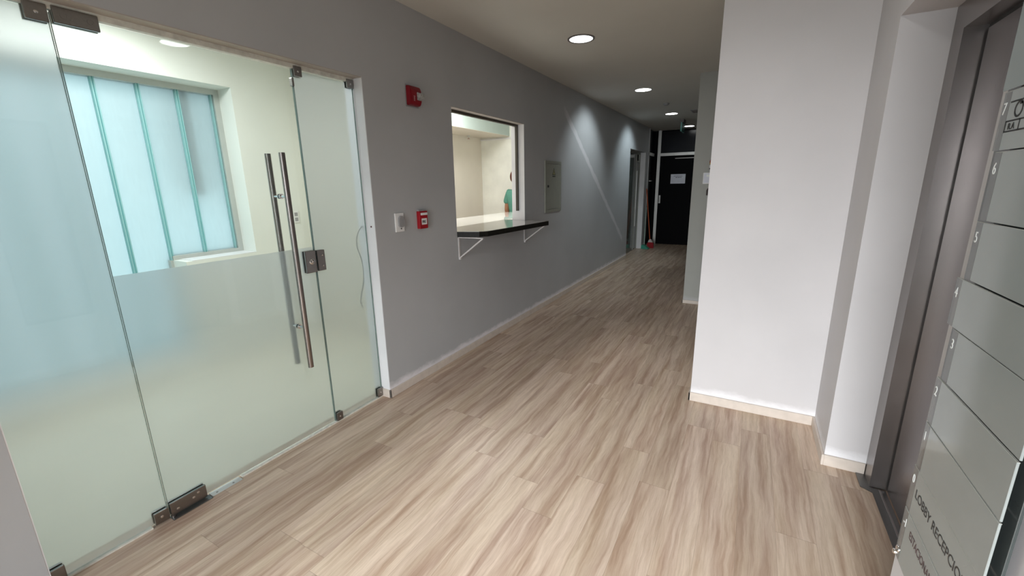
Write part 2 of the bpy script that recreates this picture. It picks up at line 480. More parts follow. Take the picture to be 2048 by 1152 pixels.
# right side: pillar, lift wall, far wall
PY = 3.005
mb = MB(); mb.box(-.250, RX, PY, 3.62, 0, H)
struct(mb.build('wall_pillar', PILLAR), 'white painted pillar face between corridor and lift')
mb = MB(); mb.box(RX, RX+.12, 3.62, 5.64, 0, H)
struct(mb.build('wall_recess', PILLAR))
mb = MB(); mb.box(-.652, RX+.12, 5.64, 5.8, 0, H); mb.box(-.652, -.50, 5.8, 11.1, 0, H)
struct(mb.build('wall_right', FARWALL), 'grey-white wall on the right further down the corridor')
LY0, LY1, LZ = 1.452, 2.575, 2.166        # lift recess
mb = MB()
quad_wall(mb, 'x', RX, .66, CY0, PY+.05, 0, H, [(LY0, LY1, 0, LZ)])
mb.box(.66, 1.5, 2.575, PY+.05, 0, H); mb.box(.66, .80, CY0, LY0, 0, H); mb.box(.66, .80, LY0, LY1, LZ, H)
struct(mb.build('wall_lift', PILLAR), 'white wall around the lift')
mb = MB(); mb.box(1.48, 1.56, LY0-.1, LY1, 0, H); mb.box(.8, 1.5, LY0-.08, LY0-.002, 0, H)
struct(mb.build('wall_shaft', plain('dark_shaft', (.05, .05, .05), .8)))
# wall behind the camera with the street entrance
mb = MB(); quad_wall(mb, 'y', CY0, CY0-.12, -4.4, .8, 0, H, [(-1.95, .42, 0, 2.25)])
struct(mb.build('wall_back', PILLAR))
e = struct_empty('window_3', (-.765, CY0-.06, 0), 'street entrance glazing')
f = MB(); f.box(-1.95, -1.90, CY0-.09, CY0-.03, 0, 2.25); f.box(.37, .42, CY0-.09, CY0-.03, 0, 2.25)
f.box(-1.90, .37, CY0-.09, CY0-.03, 2.20, 2.25); f.box(-.79, -.74, CY0-.09, CY0-.03, 0, 2.2)
f.build('window_frame', ALU_W, e)
MB().box(-1.90, .37, CY0-.062, CY0-.056, .01, 2.2).build('pane', CLEAR_TEAL, e)

# rooms behind the left wall
RXB = -4.0
WY0, WY1, WZ0, WZ1 = .0, 2.30, .935, 2.352
mb = MB()
quad_wall(mb, 'x', RXB, -4.36, CY0, 6.35, 0, H, [(.0, 1.72, .14, WZ1), (1.72, WY1, WZ0, WZ1), (3.15, 4.95, .95, 2.2)])
struct(mb.build('wall_office', CREAM), 'cream outer wall of the room behind the glass door')
mb = MB(); mb.box(-4.0, WI, -1.25, -1.13, 0, H)
struct(mb.build('wall_office_side', CREAM))
mb = MB(); mb.box(-4.0, WI, 2.885, 2.945, 0, H)
struct(mb.build('wall_partition', CREAM2))
mb = MB(); mb.box(-4.36, WI, 6.20, 6.35, 0, H)
struct(mb.build('wall_reception', PLASTER), 'rough white end wall of the reception room')
mb = MB(); mb.box(-4.0, -3.985, 2.945, 6.20, 0, 2.25)
mb.box(-3.985, -3.97, 4.98, 6.2, 0, .001)
struct(mb.build('wall_reception_back', CREAM2), 'warm back wall of the reception room')
mb = MB(); mb.box(-4.0, -3.45, 2.945, 6.20, 2.25, H)
struct(mb.build('trim_4', BEAM), 'pale dropped beam in the reception room')
mb = MB(); mb.box(-3.985, -3.452, 2.95, 6.195, 2.246, 2.25)
struct(mb.build('trim_5', CREAM2), 'cream underside of the beam')
# inner lining of the room side of the left wall (cream paint)
mb = MB()
quad_wall(mb, 'x', WI-.003, WI, -1.13, 6.2, 0, H, [(OP0, OP1, 0, OPZ), (HY0, HY1, HZ0, HZ1)])
struct(mb.build('wall_inner', CREAM))
# small room behind the corridor side door
mb = MB(); mb.box(-3.9, -3.8, 8.2, 11.3, 0, H); mb.box(-3.8, WI, 8.1, 8.2, 0, H); mb.box(-3.8, WI, 11.15, 11.3, 0, H)
struct(mb.build('wall_side_room', plain('side_room_paint', (.30, .31, .27), .8)))
# end wall
mb = MB(); mb.box(-2.6, .2, 11.16, 11.3, 0, H); mb.box(-2.34, -2.26, 10.45, 11.16, 0, H)
struct(mb.build('wall_end', BLACKD), 'black end wall behind the glazed screen')

# skirtings
SK = .062
def skirt(name, boxes):
    mb = MB()
    for b in boxes: mb.box(*b, bev=.002, seg=1)
    struct(mb.build(name, SKIRT), None)
skirt('baseboard_left', [(WX, WX+.012, OP1-.012, DY0, 0, SK), (WX, WX+.012, DY1, 10.45, 0, SK), (WI+.06, WX+.012, OP1-.012, OP1, 0, SK), (WX, WX+.012, CY0, OP0, 0, SK)])
skirt('baseboard_pillar', [(-.262, RX-.012, PY-.012, PY, 0, SK), (-.262, -.250, PY-.012, 3.62, 0, SK)])
skirt('baseboard_lift', [(RX-.012, RX, LY1-.012, PY, 0, SK), (RX, .648, LY1-.012, LY1, 0, SK), (RX-.012, RX, CY0, LY0, 0, SK)])
skirt('baseboard_right', [(-.664, RX, 5.628, 5.64, 0, SK-.02), (-.664, -.652, 5.628, 11.0, 0, SK-.02)])

# ------------------------------------------------------------------ channel-glass window of the office
w1 = struct_empty('window_1', (-4.25, 1.15, .14), 'frosted channel glass window with teal joints')
f = MB()
f.box(-4.28, -4.20, WY0, WY1, WZ1-.045, WZ1); f.box(-4.28, -4.20, WY1-.045, WY1, WZ0, WZ1-.045)
f.box(-4.28, -4.20, 1.72, WY1-.045, WZ0, WZ0+.035); f.box(-4.28, -4.20, WY0, 1.72, .14, .175)
f.box(-4.28, -4.20, WY0, WY0+.04, .175, WZ1-.045); f.box(-4.28, -4.21, 1.70, 1.735, .175, WZ0)
f.build('window_frame', ALU, w1)
MB().box(-4.199, -4.004, 1.772, WY1-.003, WZ0+.0006, WZ0+.005).build('window_sill', REVEAL, w1)
ys = [WY0+.04, .148, .410, .672, .934, 1.196, 1.458, 1.722, 1.984, 2.25]
for i in range(len(ys)-1):
    y0, y1 = ys[i]+.004, ys[i+1]-.004
    z0 = .175 if i < 7 else WZ0+.035
    p = MB().box(-4.256, -4.250, y0, y1, z0, WZ1-.045).build('glass_channel', UGLASS, w1)
    q = MB(); q.box(-4.25, -4.212, y0, y0+.007, z0, WZ1-.045); q.box(-4.25, -4.212, y1-.007, y1, z0, WZ1-.045)
    q.build('channel_flange', UFLANGE, p)
w2 = struct_empty('added_window_2', (-4.25, 4.05, .95))  # unseen window added to give the reception room daylight
f = MB()
f.box(-4.28, -4.2, 3.15, 4.95, .95, .99); f.box(-4.28, -4.2, 3.15, 4.95, 2.16, 2.2)
f.box(-4.28, -4.2, 3.15, 3.19, .99, 2.16); f.box(-4.28, -4.2, 4.91, 4.95, .99, 2.16)
f.build('window_frame', ALU, w2)
for i in range(6):
    y0 = 3.19+i*.2867
    p = MB().box(-4.256, -4.25, y0+.004, y0+.283, .99, 2.16).build('glass_channel', UGLASS, w2)
# unseen block added outside to shade the last channel
struct(MB().box(-4.65, -4.30, 1.99, 2.09, 1.45, 2.75).build('added_shade_block', plain('shade_block_grey', (.10, .11, .12), .8)))

# ------------------------------------------------------------------ glass entrance
GX = -2.262
def screws(mb, pts, r=.006, x=None):
    for (y, z) in pts: mb.lathe([(0, 0), (r, 0), (r, .0015), (r*.5, .0025), (0, .0025)], (x, y, z), 'x', 14)
def patch(name, y0, y1, z0, z1, parent, pts, mat=STEELD, cut=None):
    """clamp plate on both faces of the glass with screw heads"""
    p = MB()
    p.box(GX+.005, GX+.018, y0, y1, z0, z1, bev=.003); p.box(GX-.018, GX-.005, y0, y1, z0, z1, bev=.003)
    o = p.build(name, mat, parent)
    if pts:
        for pt in pts:
            q = MB(); screws(q, [pt], x=GX+.018); q.build('screw', CHROME, o, True)
    return o
def glass_leaf(root, y0, y1, z0, z1, fz1, tilt=0):
    MB().box(GX-.005, GX+.005, y0, y1, z0, z1, bev=.0008, seg=1).build('glass_pane', CLEAR, root)
    if fz1: MB().box(GX-.0085, GX-.0055, y0+.001, y1-.001, z0, fz1).build('frosted_film', FROST, root)
    q = MB(); q.box(GX-.0045, GX+.0045, y1-.0006, y1+.0006, z0, z1); q.box(GX-.0045, GX+.0045, y0-.0006, y0+.0006, z0, z1)
    q.build('glass_edge', GEDGE, root)
# left fixed panel
gl = thing('glass_side_panel', 'tall fully frosted fixed glass panel at the far left, left of the glass door', 'glass panel', (GX, .50, 0))
glass_leaf(gl, OP0+.006, .698, .008, 2.134, 2.132)
patch('corner_clamp', .635, .696, 2.088, 2.147, gl, [(.665, 2.115)])
patch('corner_clamp', OP0+.007, .345, .010, .070, gl, [])
patch('corner_clamp', .641, .697, .010, .068, gl, [(.668, .040)])
# right fixed panel
gr = thing('glass_side_panel', 'narrow fully frosted fixed glass panel beside the white jamb, right of the glass door', 'glass panel', (GX, 1.85, 0))
glass_leaf(gr, 1.643, OP1-.010, .008, 2.134, 2.132)
patch('corner_clamp', 1.645, 1.692, 2.098, 2.150, gr, [(1.668, 2.122)])
patch('corner_clamp', 2.000, 2.048, 2.100, 2.150, gr, [(2.024, 2.122)])
patch('corner_clamp', 1.645, 1.690, .008, .064, gr, [(1.666, .036)])
patch('corner_clamp', 2.003, 2.048, .010, .075, gr, [(2.026, .042)])
patch('strike_plate', 1.645, 1.698, 1.016, 1.140, gr, [(1.68, 1.11), (1.68, 1.045)])
MB().box(GX-.012, GX+.012, 1.630, 1.642, 2.045, 2.088, bev=.003).build('door_stop', STEELD, gr)
# the door leaf
dr = struct_empty('door_1', (GX, .72, 0), 'glass entrance door, frosted below the lock, with a long steel pull bar')
glass_leaf(dr, .703, 1.637, .012, 2.128, 1.163)
pv = patch('top_pivot', .708, .836, 2.094, 2.150, dr, [])
q = MB()
for yy in (.738, .812):
    q.lathe([(0, 0), (.011, 0), (.011, .0012), (.008, .0012), (.008, .0004), (0, .0004)], (GX+.018, yy, 2.122), 'x', 24)
q.build('screw_cover', STEELD, pv, True)
pb = patch('bottom_pivot', .704, .858, .012, .078, dr, [(.732, .036), (.800, .046), (.822, .060)])
lk = patch('lock_case', 1.566, 1.636, 1.014, 1.144, dr, [])
q = MB(); q.lathe([(0, 0), (.017, 0), (.017, .004), (.013, .007), (.006, .008), (.006, .004), (0, .004)], (GX+.018, 1.604, 1.080), 'x', 28)
q.build('key_cylinder', CHROME, lk, True)
for sx, nm in ((1, 'outer'), (-1, 'inner')):
    x = GX+sx*.062
    h = MB().tube([(x, 1.478, .47), (x, 1.478, 1.688)], .0155, 24).build('pull_bar', STEEL, dr, True)
    for zz in (.715, 1.462):
        s = MB().tube([(GX+sx*.005, 1.478, zz), (x-sx*.012, 1.478, zz)], .0085, 18)
        s.lathe([(0, 0), (.014, 0), (.014, .006), (0, .006)], (GX+sx*.005 if sx > 0 else GX-.011, 1.478, zz), 'x', 24)
        s.build('standoff', CHROME, h, True)
# floor spring cover and rail plate
fp = thing('floor_spring_plate', 'steel floor spring cover plate set in the floor under the glass door', 'floor plate', (GX, .86, 0))
MB().box(GX-.004, GX+.040, .700, .870, .0005, .005, bev=.0015).build('spring_cover', SILL, fp)
p = MB().box(GX-.010, GX+.032, .874, 1.020, .0005, .0045, bev=.001).build('cover_plate', ALU_W, fp)
for yy in (.90, .98):
    MB().lathe([(0, 0), (.005, 0), (.005, .001), (0, .001)], (GX+.018, yy, .0045), 'z', 16).build('screw', STEELD, p)
MB().tube([(GX+.012, .712, .005), (GX+.012, .712, .014)], .010, 16).build('pivot_pin', STEELD, fp, True)
# cable dangling behind the frosted panel
cb = MB().tube([(-2.30, 2.055, 1.245), (-2.30, 2.02, 1.215), (-2.30, 1.998, 1.17), (-2.295, 1.99, 1.11), (-2.292, 2.015, 1.03), (-2.292, 2.022, .96), (-2.292, 2.018, .88), (-2.292, 1.99, .80), (-2.295, 1.972, .745), (-2.30, 1.99, .69)], .0028, 8)
tag(cb.build('loose_cable', plain('dark_cable', (.03, .025, .02), .6), None, True), 'thin dark loose cable dangling behind the narrow frosted glass panel', 'cable')
# small screw hole plug on the white jamb
tag(MB().lathe([(0, 0), (.006, 0), (.006, -.002), (0, -.002)], (-2.214, OP1-.004, 1.245), 'y', 16).build('screw_plug', plain('dark_red_plug', (.09, .02, .015), .6)), 'small dark round plug in the white jamb beside the glass door', 'plug')
# socket in the office
t = thing('wall_socket', 'white double socket plate on the cream office wall seen through the glass door', 'socket', (-3.995, 2.745, 1.225))
p = MB().box(-4.0, -3.992, 2.715, 2.775, 1.170, 1.285, bev=.003).build('cover_plate', WHITEP, t)
q = MB(); q.box(-3.993, -3.990, 2.728, 2.762, 1.235, 1.270, bev=.001); q.box(-3.993, -3.990, 2.728, 2.762, 1.185, 1.220, bev=.001)
q.build('socket_insert', GREYP, p)

# ------------------------------------------------------------------ reception hatch
hw = struct_empty('window_4', (-2.26, 3.6, 1.12), 'hatch window with a dark frame in the corridor wall')
f = MB(); f.box(-2.275, -2.25, HY0+.004, HY1-.004, HZ1-.026, HZ1-.004); f.box(-2.275, -2.25, HY1-.030, HY1-.004, 1.222, HZ1-.026)
f.build('window_frame', plain('dark_bronze_frame', (.060, .052, .040), .5), hw)

ct = thing('hatch_counter', 'dark stone counter shelf with a chamfered corner jutting out below the hatch', 'counter', (-2.1, 3.6, 1.12))
CT, CB = 1.1205, 1.074
poly = [(-2.44, 2.972), (WX, 2.972), (-2.005, 3.045), (-1.955, 3.105), (-1.885, 4.215), (WX, 4.275), (WX, 4.230), (-2.335, 4.230), (-2.44, 4.230)]
MB().prism(poly, 'z', CB, CT-.003, bev=.0015).build('countertop', STONE, ct)
MB().prism([(x, y) for x, y in poly], 'z', CT-.003, CT).build('counter_surface', STONET, ct)
for yy in (2.985, 4.215):
    b = MB()
    b.box(WX, WX+.006, yy-.009, yy+.009, .885, CB); b.box(WX, -1.93, yy-.009, yy+.009, CB-.006, CB-.0005)
    b.tube([(WX+.006, yy, .893), (-1.905-.03, yy, CB-.006)], .0065, 8)
    b.box(WX, WX+.016, yy-.010, yy+.010, .878, .892, bev=.002)
    b.build('shelf_bracket', WHITEM, ct)
dk = thing('reception_desk', 'glossy white desk inside the reception room behind the hatch', 'desk', (-2.75, 4.2, 0))
MB().prism([(-2.4415, 2.972), (-3.10, 2.972), (-3.10, 5.45), (-2.4415, 5.45)], 'z', 1.078, CT).build('desktop', DESK, dk)
q = MB(); q.box(-3.08, -3.05, 2.98, 5.43, 0, 1.078); q.box(-3.05, -2.46, 5.40, 5.43, 0, 1.078); q.box(-3.05, -2.46, 2.98, 3.01, 0, 1.078)
q.build('desk_panel', WHITEM, dk)
# pipe and sprinkler
tag(MB().tube([(-3.98, 6.185, 2.215), (-3.5, 6.185, 2.215), (-2.36, 6.185, 2.215)], .011, 10).build('wall_pipe', REVEAL, None, True), 'thin white pipe along the top of the plaster wall seen through the hatch', 'pipe')
t = thing('ceiling_sprinkler', 'small reddish sprinkler head under the beam seen through the hatch', 'sprinkler', (-3.9, 5.72, 2.246))
MB().lathe([(0, 0), (.03, 0), (.03, -.004), (.012, -.008), (.010, -.03), (0, -.03)], (-3.9, 5.72, 2.246), 'z').build('escutcheon', ALU_W, t, True)
MB().lathe([(0, 0), (.005, 0), (.005, -.016), (.022, -.018), (.022, -.021), (0, -.021)], (-3.9, 5.72, 2.216), 'z').build('deflector', plain('sprinkler_copper', (.30, .12, .08), .4), t, True)

# ------------------------------------------------------------------ wall devices on the left wall
t = thing('fire_alarm_strobe', 'dark red wall alarm sounder with clear strobe lens, above and left of the hatch', 'fire alarm', (WX, 2.50, 2.12))
b = MB(); b.prism([(WX, 2.055), (WX+.034, 2.060), (WX+.046, 2.085), (WX+.046, 2.155), (WX+.034, 2.180), (WX, 2.185)], 'y', 2.448, 2.562, bev=.004)
b.build('housing', REDG, t, False)
l = MB(); l.prism([(WX+.044, 2.090), (WX+.078, 2.103), (WX+.082, 2.118), (WX+.078, 2.133), (WX+.044, 2.146)], 'y', 2.508, 2.556, bev=.004)
l.build('strobe_lens', LENS, t)
q = MB(); q.ball((WX+.060, 2.532, 2.118), .008, (1, 1, 2)); q.build('flash_tube', CHROME, t, True)
text_mesh('lettering', 'FIRE', .020, (WX+.0467, 2.490, 2.082), (1, 0, 0), (0, -1, 0), plain('pale_red_ink', (.55, .30, .30), .6), t)
bp_ = MB().box(WX, WX+.003, 2.440, 2.570, 2.047, 2.192); bp_.build('back_plate', GREYP, t)

t = thing('fire_alarm_pull_station', 'red fire alarm pull station reading FIRE, lower left of the hatch', 'fire alarm', (WX, 2.52, 1.26))
MB().box(WX, WX+.030, 2.472, 2.562, 1.192, 1.322, bev=.004).build('housing', REDF, t)
q = MB(); q.box(WX+.030, WX+.037, 2.484, 2.554, 1.292, 1.310, bev=.002); q.build('pull_bar', WHITEP, t)
MB().box(WX+.030, WX+.0315, 2.491, 2.549, 1.222, 1.268, bev=.0005).build('label_plate', WHITEP, t)
text_mesh('lettering', 'FIRE', .027, (WX+.0316, 2.495, 1.235), (1, 0, 0), (0, 0, 1), plain('dark_ink', (.03, .03, .03), .6), t, bold=.0006, sx=.80)
MB().box(WX, WX+.020, 2.476, 2.560, 1.322, 1.334, bev=.002).build('top_cap', GREYP, t)

t = thing('wall_intercom', 'white wall plate with a rounded grey button cover, between glass door and red pull station', 'wall switch', (WX, 2.28, 1.26))
MB().box(WX, WX+.010, 2.240, 2.326, 1.190, 1.322, bev=.004).build('cover_plate', WHITEP, t)
q = MB(); n = 12
pts = [(2.262+.026*(1+math.cos(math.pi-math.pi*k/n)), 1.272+.030*math.sin(math.pi*k/n)) for k in range(n+1)] + [(2.314, 1.232), (2.300, 1.222), (2.276, 1.222), (2.262, 1.232)]
q.prism(pts, 'x', WX+.010, WX+.026, bev=.002).build('button_cover', GREYP, t)
MB().lathe([(0, 0), (.005, 0), (.005, .004), (0, .004)], (WX+.010, 2.290, 1.212), 'x').build('status_lamp', plain('dark_lamp', (.08, .08, .08), .4), t)

t = thing('electrical_panel', 'grey-green metal electrical panel with warning triangle, right of the hatch', 'electrical panel', (WX, 4.99, 1.47))
f = MB(); quad_wall(f, 'x', WX, WX+.012, 4.752, 5.236, 1.166, 1.774, [(4.785, 5.203, 1.200, 1.740)])
f.build('frame', PANEL, t)
d = MB().box(WX, WX+.010, 4.788, 5.200, 1.203, 1.737, bev=.002).build('door', PANEL, t)
MB().box(WX+.010, WX+.016, 4.812, 4.850, 1.462, 1.490, bev=.002).build('latch', BLACK, d)
tri = MB(); a, b_ = (4.955, 1.608), (5.055, 1.608); c_ = (5.005, 1.694)
tri.prism([a, b_, c_], 'x', WX+.010, WX+.0112); o = tri.build('warning_triangle', PANELD, d)
tri = MB(); tri.prism([(4.968, 1.615), (5.042, 1.615), (5.005, 1.679)], 'x', WX+.0112, WX+.0118); tri.build('triangle_field', YEL, o)
tri = MB(); tri.prism([(5.010, 1.664), (4.997, 1.642), (5.005, 1.642), (4.999, 1.622), (5.014, 1.648), (5.006, 1.648)], 'x', WX+.0118, WX+.0124); tri.build('lightning_bolt', PANELD, o)
MB().box(WX+.010, WX+.011, 4.960, 5.050, 1.586, 1.600).build('caption_strip', PANELD, d)

# ------------------------------------------------------------------ ceiling lights
def downlight(x, y, label, mat, power, rad=.098, spot=118, tilt=0, col=(.93, .98, 1.0), trim=ALU_W, group='round recessed ceiling lights'):
    t = thing('recessed_light', label, 'ceiling light', (x, y, H), group)
    MB().ring((x, y, H-.006), rad, .016, .006).build('trim_ring', trim, t)
    MB().lathe([(0, 0), (rad, 0), (rad, .003), (0, .003)], (x, y, H-.0045), 'z', 40).build('diffuser', mat, t)
    d = bpy.data.lights.new('lamp', 'SPOT'); d.energy = power; d.spot_size = R(spot); d.spot_blend = .7
    d.shadow_soft_size = rad*.8; d.color = col
    l = bpy.data.objects.new('lamp', d); COL.objects.link(l); l.parent = t; l.location = (0, 0, -.03); l.rotation_euler = (0, R(tilt), 0)
    return t
DARKR = plain('dark_trim', (.16, .14, .13), .5)
downlight(-1.40, 3.79, 'nearest round ceiling light, with a dark trim ring, in front of the hatch', EMIT_A, 2.5, trim=DARKR)
downlight(-1.405, 6.17, 'second round ceiling light down the corridor, past the electrical panel', EMIT_B, 44, rad=.10, spot=100, tilt=36, col=(.86, .97, 1))
downlight(-1.42, 8.53, 'third round ceiling light, near the corridor side door', EMIT_B, 44, rad=.10, spot=100, tilt=36, col=(.80, .95, 1))
downlight(-1.375, 10.60, 'farthest round ceiling light, just before the black door', EMIT_B, 4, rad=.10, col=(.88, .97, 1))
downlight(-.22, 2.08, 'lobby ceiling light mirrored in the glass door, above the lift side', EMIT_B, 9, spot=150, col=(1, .97, .96))
def added_room_light(x, y, label, power, col):  # unseen square lamps added to light the back rooms
    t = thing('added_ceiling_light', label, 'ceiling light', (x, y, H), 'added square ceiling lights in the back rooms')
    MB().box(x-.32, x+.32, y-.32, y+.32, H-.02, H, bev=.004).build('housing', WHITEP, t)
    MB().box(x-.30, x+.30, y-.30, y+.30, H-.022, H-.02).build('diffuser', EMIT_A, t)
    d = bpy.data.lights.new('lamp', 'AREA'); d.energy = power; d.size = .6; d.color = col
    l = bpy.data.objects.new('lamp', d); COL.objects.link(l); l.parent = t; l.location = (0, 0, -.03)
added_room_light(-3.25, 1.2, 'unseen square light added on the office ceiling behind the glass door', 44, (1, 1, .98))
added_room_light(-2.95, 4.3, 'unseen square light added on the reception ceiling above the desk', 40, (1, .99, .97))

# ceiling vent, smoke detector, exit sign
t = thing('ceiling_vent', 'small grey ceiling vent near the far end of the corridor', 'vent', (-.95, 8.47, H))
MB().box(-1.08, -.80, 8.30, 8.64, H-.008, H, bev=.002).build('frame', GREYP, t)
q = MB()
for k in range(6): q.box(-1.06+.0, -.82, 8.335+k*.05, 8.36+k*.05, H-.014, H-.008)
q.build('louvre', DARKR, t)
tag(MB().lathe([(0, 0), (.045, 0), (.045, -.012), (.030, -.030), (0, -.030)], (-1.32, 7.40, H), 'z').build('smoke_detector', GREYP, None, True), 'tiny round smoke detector on the corridor ceiling between two lights', 'detector')
t = thing('exit_sign', 'hanging edge-on exit sign with dark bracket and teal plate before the black door', 'exit sign', (-1.35, 9.45, H))
MB().box(-1.385, -1.315, 9.30, 9.60, H-.070, H, bev=.004).build('housing', DARKR, t)
MB().box(-1.362, -1.335, 9.27, 9.63, H-.235, H-.070, bev=.002).build('sign_plate', plain('teal_sign_plate', (.02, .20, .17), .3), t)

# ------------------------------------------------------------------ corridor side door
d2 = struct_empty('door_2', (-2.31, 9.45, 0), 'glass side door of the corridor')
f = MB()
f.box(-2.325, -2.290, DY0+.004, DY0+.044, 0, DZ-.03); f.box(-2.325, -2.290, DY1-.044, DY1-.004, 0, DZ-.03)
f.box(-2.325, -2.290, DY0+.004, DY1-.004, DZ-.045, DZ); f.box(-2.325, -2.290, 9.80, 9.835, .01, DZ-.045)
f.box(-2.325, -2.290, 9.835, DY1-.044, 1.93, 1.965)
f.build('door_frame', plain('grey_door_frame', (.30, .31, .28), .45), d2)
q = MB(); q.box(-2.311, -2.305, DY0+.044, 9.80, .01, DZ-.045); q.box(-2.311, -2.305, 9.835, DY1-.044, .01, 1.93)
q.build('pane', plain('dim_grey_glass', (.085, .095, .085), .12, var=.2, scale=3), d2)
MB().tube([(-2.27, 9.78, .55), (-2.27, 9.78, 1.75)], .011, 12).build('door_handle', ALU_W, d2, True)

# ------------------------------------------------------------------ black glazed screen and door at the end
YE = 11.1
sc = struct_empty('window_5', (-1.4, YE, 0), 'black glazed screen with pale aluminium post and transom')
f = MB(); f.box(-2.105, -2.035, YE-.03, YE+.03, 0, H, bev=.002, seg=1)
f.box(-2.035, -.66, YE-.035, YE+.02, 2.105, 2.172, bev=.002, seg=1); f.box(-2.235, -2.175, 10.45, YE-.03, 2.105, 2.172)
f.box(-2.235, -2.175, 10.45, 10.485, 0, H)
f.build('window_frame', ALU_W, sc)
MB().box(-2.035, -.66, YE, YE+.012, 2.172, 2.66).build('pane', BLACKG, sc)
q = MB(); q.box(-2.215, -2.205, 10.485, YE+.03, 2.172, H-.01); q.box(-2.215, -2.205, 10.485, YE+.03, .02, 2.105); q.build('side_pane', BLACKG, sc)
q = MB(); q.box(-2.203, -2.185, 10.80, 11.0, 1.525, 1.545); q.build('latch_bar', ALU_W, sc)
d3 = struct_empty('door_3', (-1.5, YE, 0), 'black door with a paper notice at the corridor end')
MB().box(-2.033, -.70, YE-.012, YE+.03, .006, 2.085, bev=.003).build('door_panel', BLACKD, d3)
f = MB(); f.box(-1.70, -.72, YE-.016, YE-.010, 2.035, 2.050); f.build('door_trim', STEELD, d3)
q = MB(); q.tube([(-2.0, YE-.012, 1.155), (-2.0, YE-.055, 1.155), (-2.0, YE-.055, 1.04), (-2.0, YE-.012, 1.04)], .009, 10); q.box(-2.02, -1.98, YE-.020, YE-.012, 1.0, 1.19, bev=.003)
q.build('door_handle', ALU_W, d3)
t = thing('paper_notice', 'white paper notice taped on the black door at the corridor end', 'notice', (-1.605, YE-.013, 1.57))
MB().box(-1.77, -1.44, YE-.0135, YE-.0125, 1.462, 1.680).build('sheet', PAPER, t)
q = MB()
for z0, x0, x1 in ((1.628, -1.70, -1.51), (1.598, -1.66, -1.53)):
    x = x0
    while x < x1:
        w = random.uniform(.02, .045); q.box(x, min(x+w, x1), YE-.0142, YE-.0135, z0, z0+.014); x += w+.010
q.build('writing', INK, t)

# ------------------------------------------------------------------ broom and dustpan
t = thing('broom', 'red broom with orange handle leaning beside the black screen', 'broom', (-1.97, 10.30, 0))
MB().tube([(-2.165, 10.36, 1.36), (-2.02, 10.32, .18)], .011, 10).build('handle', ORANGE, t, True)
MB().prism([(-2.045, .185), (-2.01, .21), (-1.985, .20), (-1.955, .13), (-2.06, .13)], 'y', 10.295, 10.335, bev=.004).build('head', plain('white_cap', (.55, .5, .48), .5), t)
MB().prism([(-2.075, .002), (-1.925, .002), (-1.935, .115), (-1.955, .135), (-2.06, .135), (-2.075, .09)], 'y', 10.275, 10.35, bev=.006).build('bristles', REDB, t)
t = thing('dustpan', 'green long-handled dustpan leaning next to the red broom', 'dustpan', (-2.04, 10.12, 0))
MB().tube([(-2.165, 10.42, .93), (-2.125, 10.22, .09)], .010, 10).build('handle', PALEG, t, True)
p = MB(); p.prism([(-2.165, .002), (-1.99, .002), (-2.03, .03), (-2.09, .075), (-2.145, .095), (-2.165, .08)], 'y', 10.08, 10.24, bev=.003)
p.build('pan', GREENP, t)

# ------------------------------------------------------------------ right pillar items
t = thing('wall_thermostat', 'white rounded keypad plate on the grey wall at the corridor narrowing', 'keypad', (-.49, 5.64, 1.54))
MB().box(-.537, -.440, 5.618, 5.64, 1.470, 1.602, bev=.010, seg=3).build('cover_plate', WHITEP, t)
MB().box(-.527, -.450, 5.616, 5.6185, 1.482, 1.590).build('keypad_face', PAPER, t)
MB().box(-.500, -.465, 5.614, 5.616, 1.552, 1.578).build('display', WHITE, t)
t = thing('hanging_ornament', 'red and yellow hanging ornament with dark tassel beside the keypad', 'ornament', (-.445, 5.62, 1.6))
MB().ball((-.452, 5.622, 1.806), .016).build('hook', BLACK, t, True)
MB().ball((-.447, 5.605, 1.718), .030, (1, .8, 1.1)).build('ball', plain('red_orange_ball', (.45, .06, .02), .4), t, True)
MB().ball((-.449, 5.600, 1.700), .027, (1, .8, .7)).build('yellow_band', plain('yellow_ball', (.55, .38, .06), .4), t, True)
MB().tube([(-.455, 5.61, 1.680), (-.455, 5.61, 1.650)], .024, 14).build('disc', WHITEP, t, True)
MB().tube([(-.455, 5.61, 1.648), (-.455, 5.61, 1.636)], .022, 14).build('cap', BLACK, t, True)
q = MB().tube([(-.452, 5.62, 1.80), (-.455, 5.615, 1.62), (-.462, 5.615, 1.40)], .004, 8)
q.tube([(-.452, 5.615, 1.60), (-.448, 5.612, 1.55), (-.457, 5.614, 1.46)], .010, 8); q.build('cord', plain('brown_cord', (.10, .06, .06), .7), t, True)
MB().tube([(-.468, 5.615, 1.42), (-.470, 5.615, 1.395), (-.474, 5.615, 1.34)], [.008, .017, .012], 12).build('tassel', plain('dark_tassel', (.05, .035, .035), .8), t, True)

# ------------------------------------------------------------------ lift
lf = thing('lift_entrance', 'brushed steel lift door and frame set in the white recess on the right', 'lift door', (.70, 2.0, 0))
FX = .650
f = MB()
f.box(FX, FX+.016, 2.460, LY1-.001, .004, LZ-.001); f.box(FX+.016, .722, 2.4605, 2.476, .004, 2.0765)
f.box(FX, FX+.016, LY0+.001, 1.566, .004, LZ-.001); f.box(FX+.016, .722, 1.550, 1.5655, .004, 2.0765)
f.box(FX, FX+.016, 1.566, 2.460, 2.060, LZ-.001); f.box(FX+.016, .722, 1.5655, 2.4605, 2.0605, 2.076)
f.build('door_frame', LIFTF, lf)
MB().box(.722, .760, 1.52, 2.50, .0, 2.10).build('door_gap', BLACK, lf)
for y0, y1 in ((1.582, 2.007), (2.011, 2.443)):
    MB().box(.716, .722, y0, y1, .010, 2.044, bev=.001).build('door_panel', LIFT, lf)
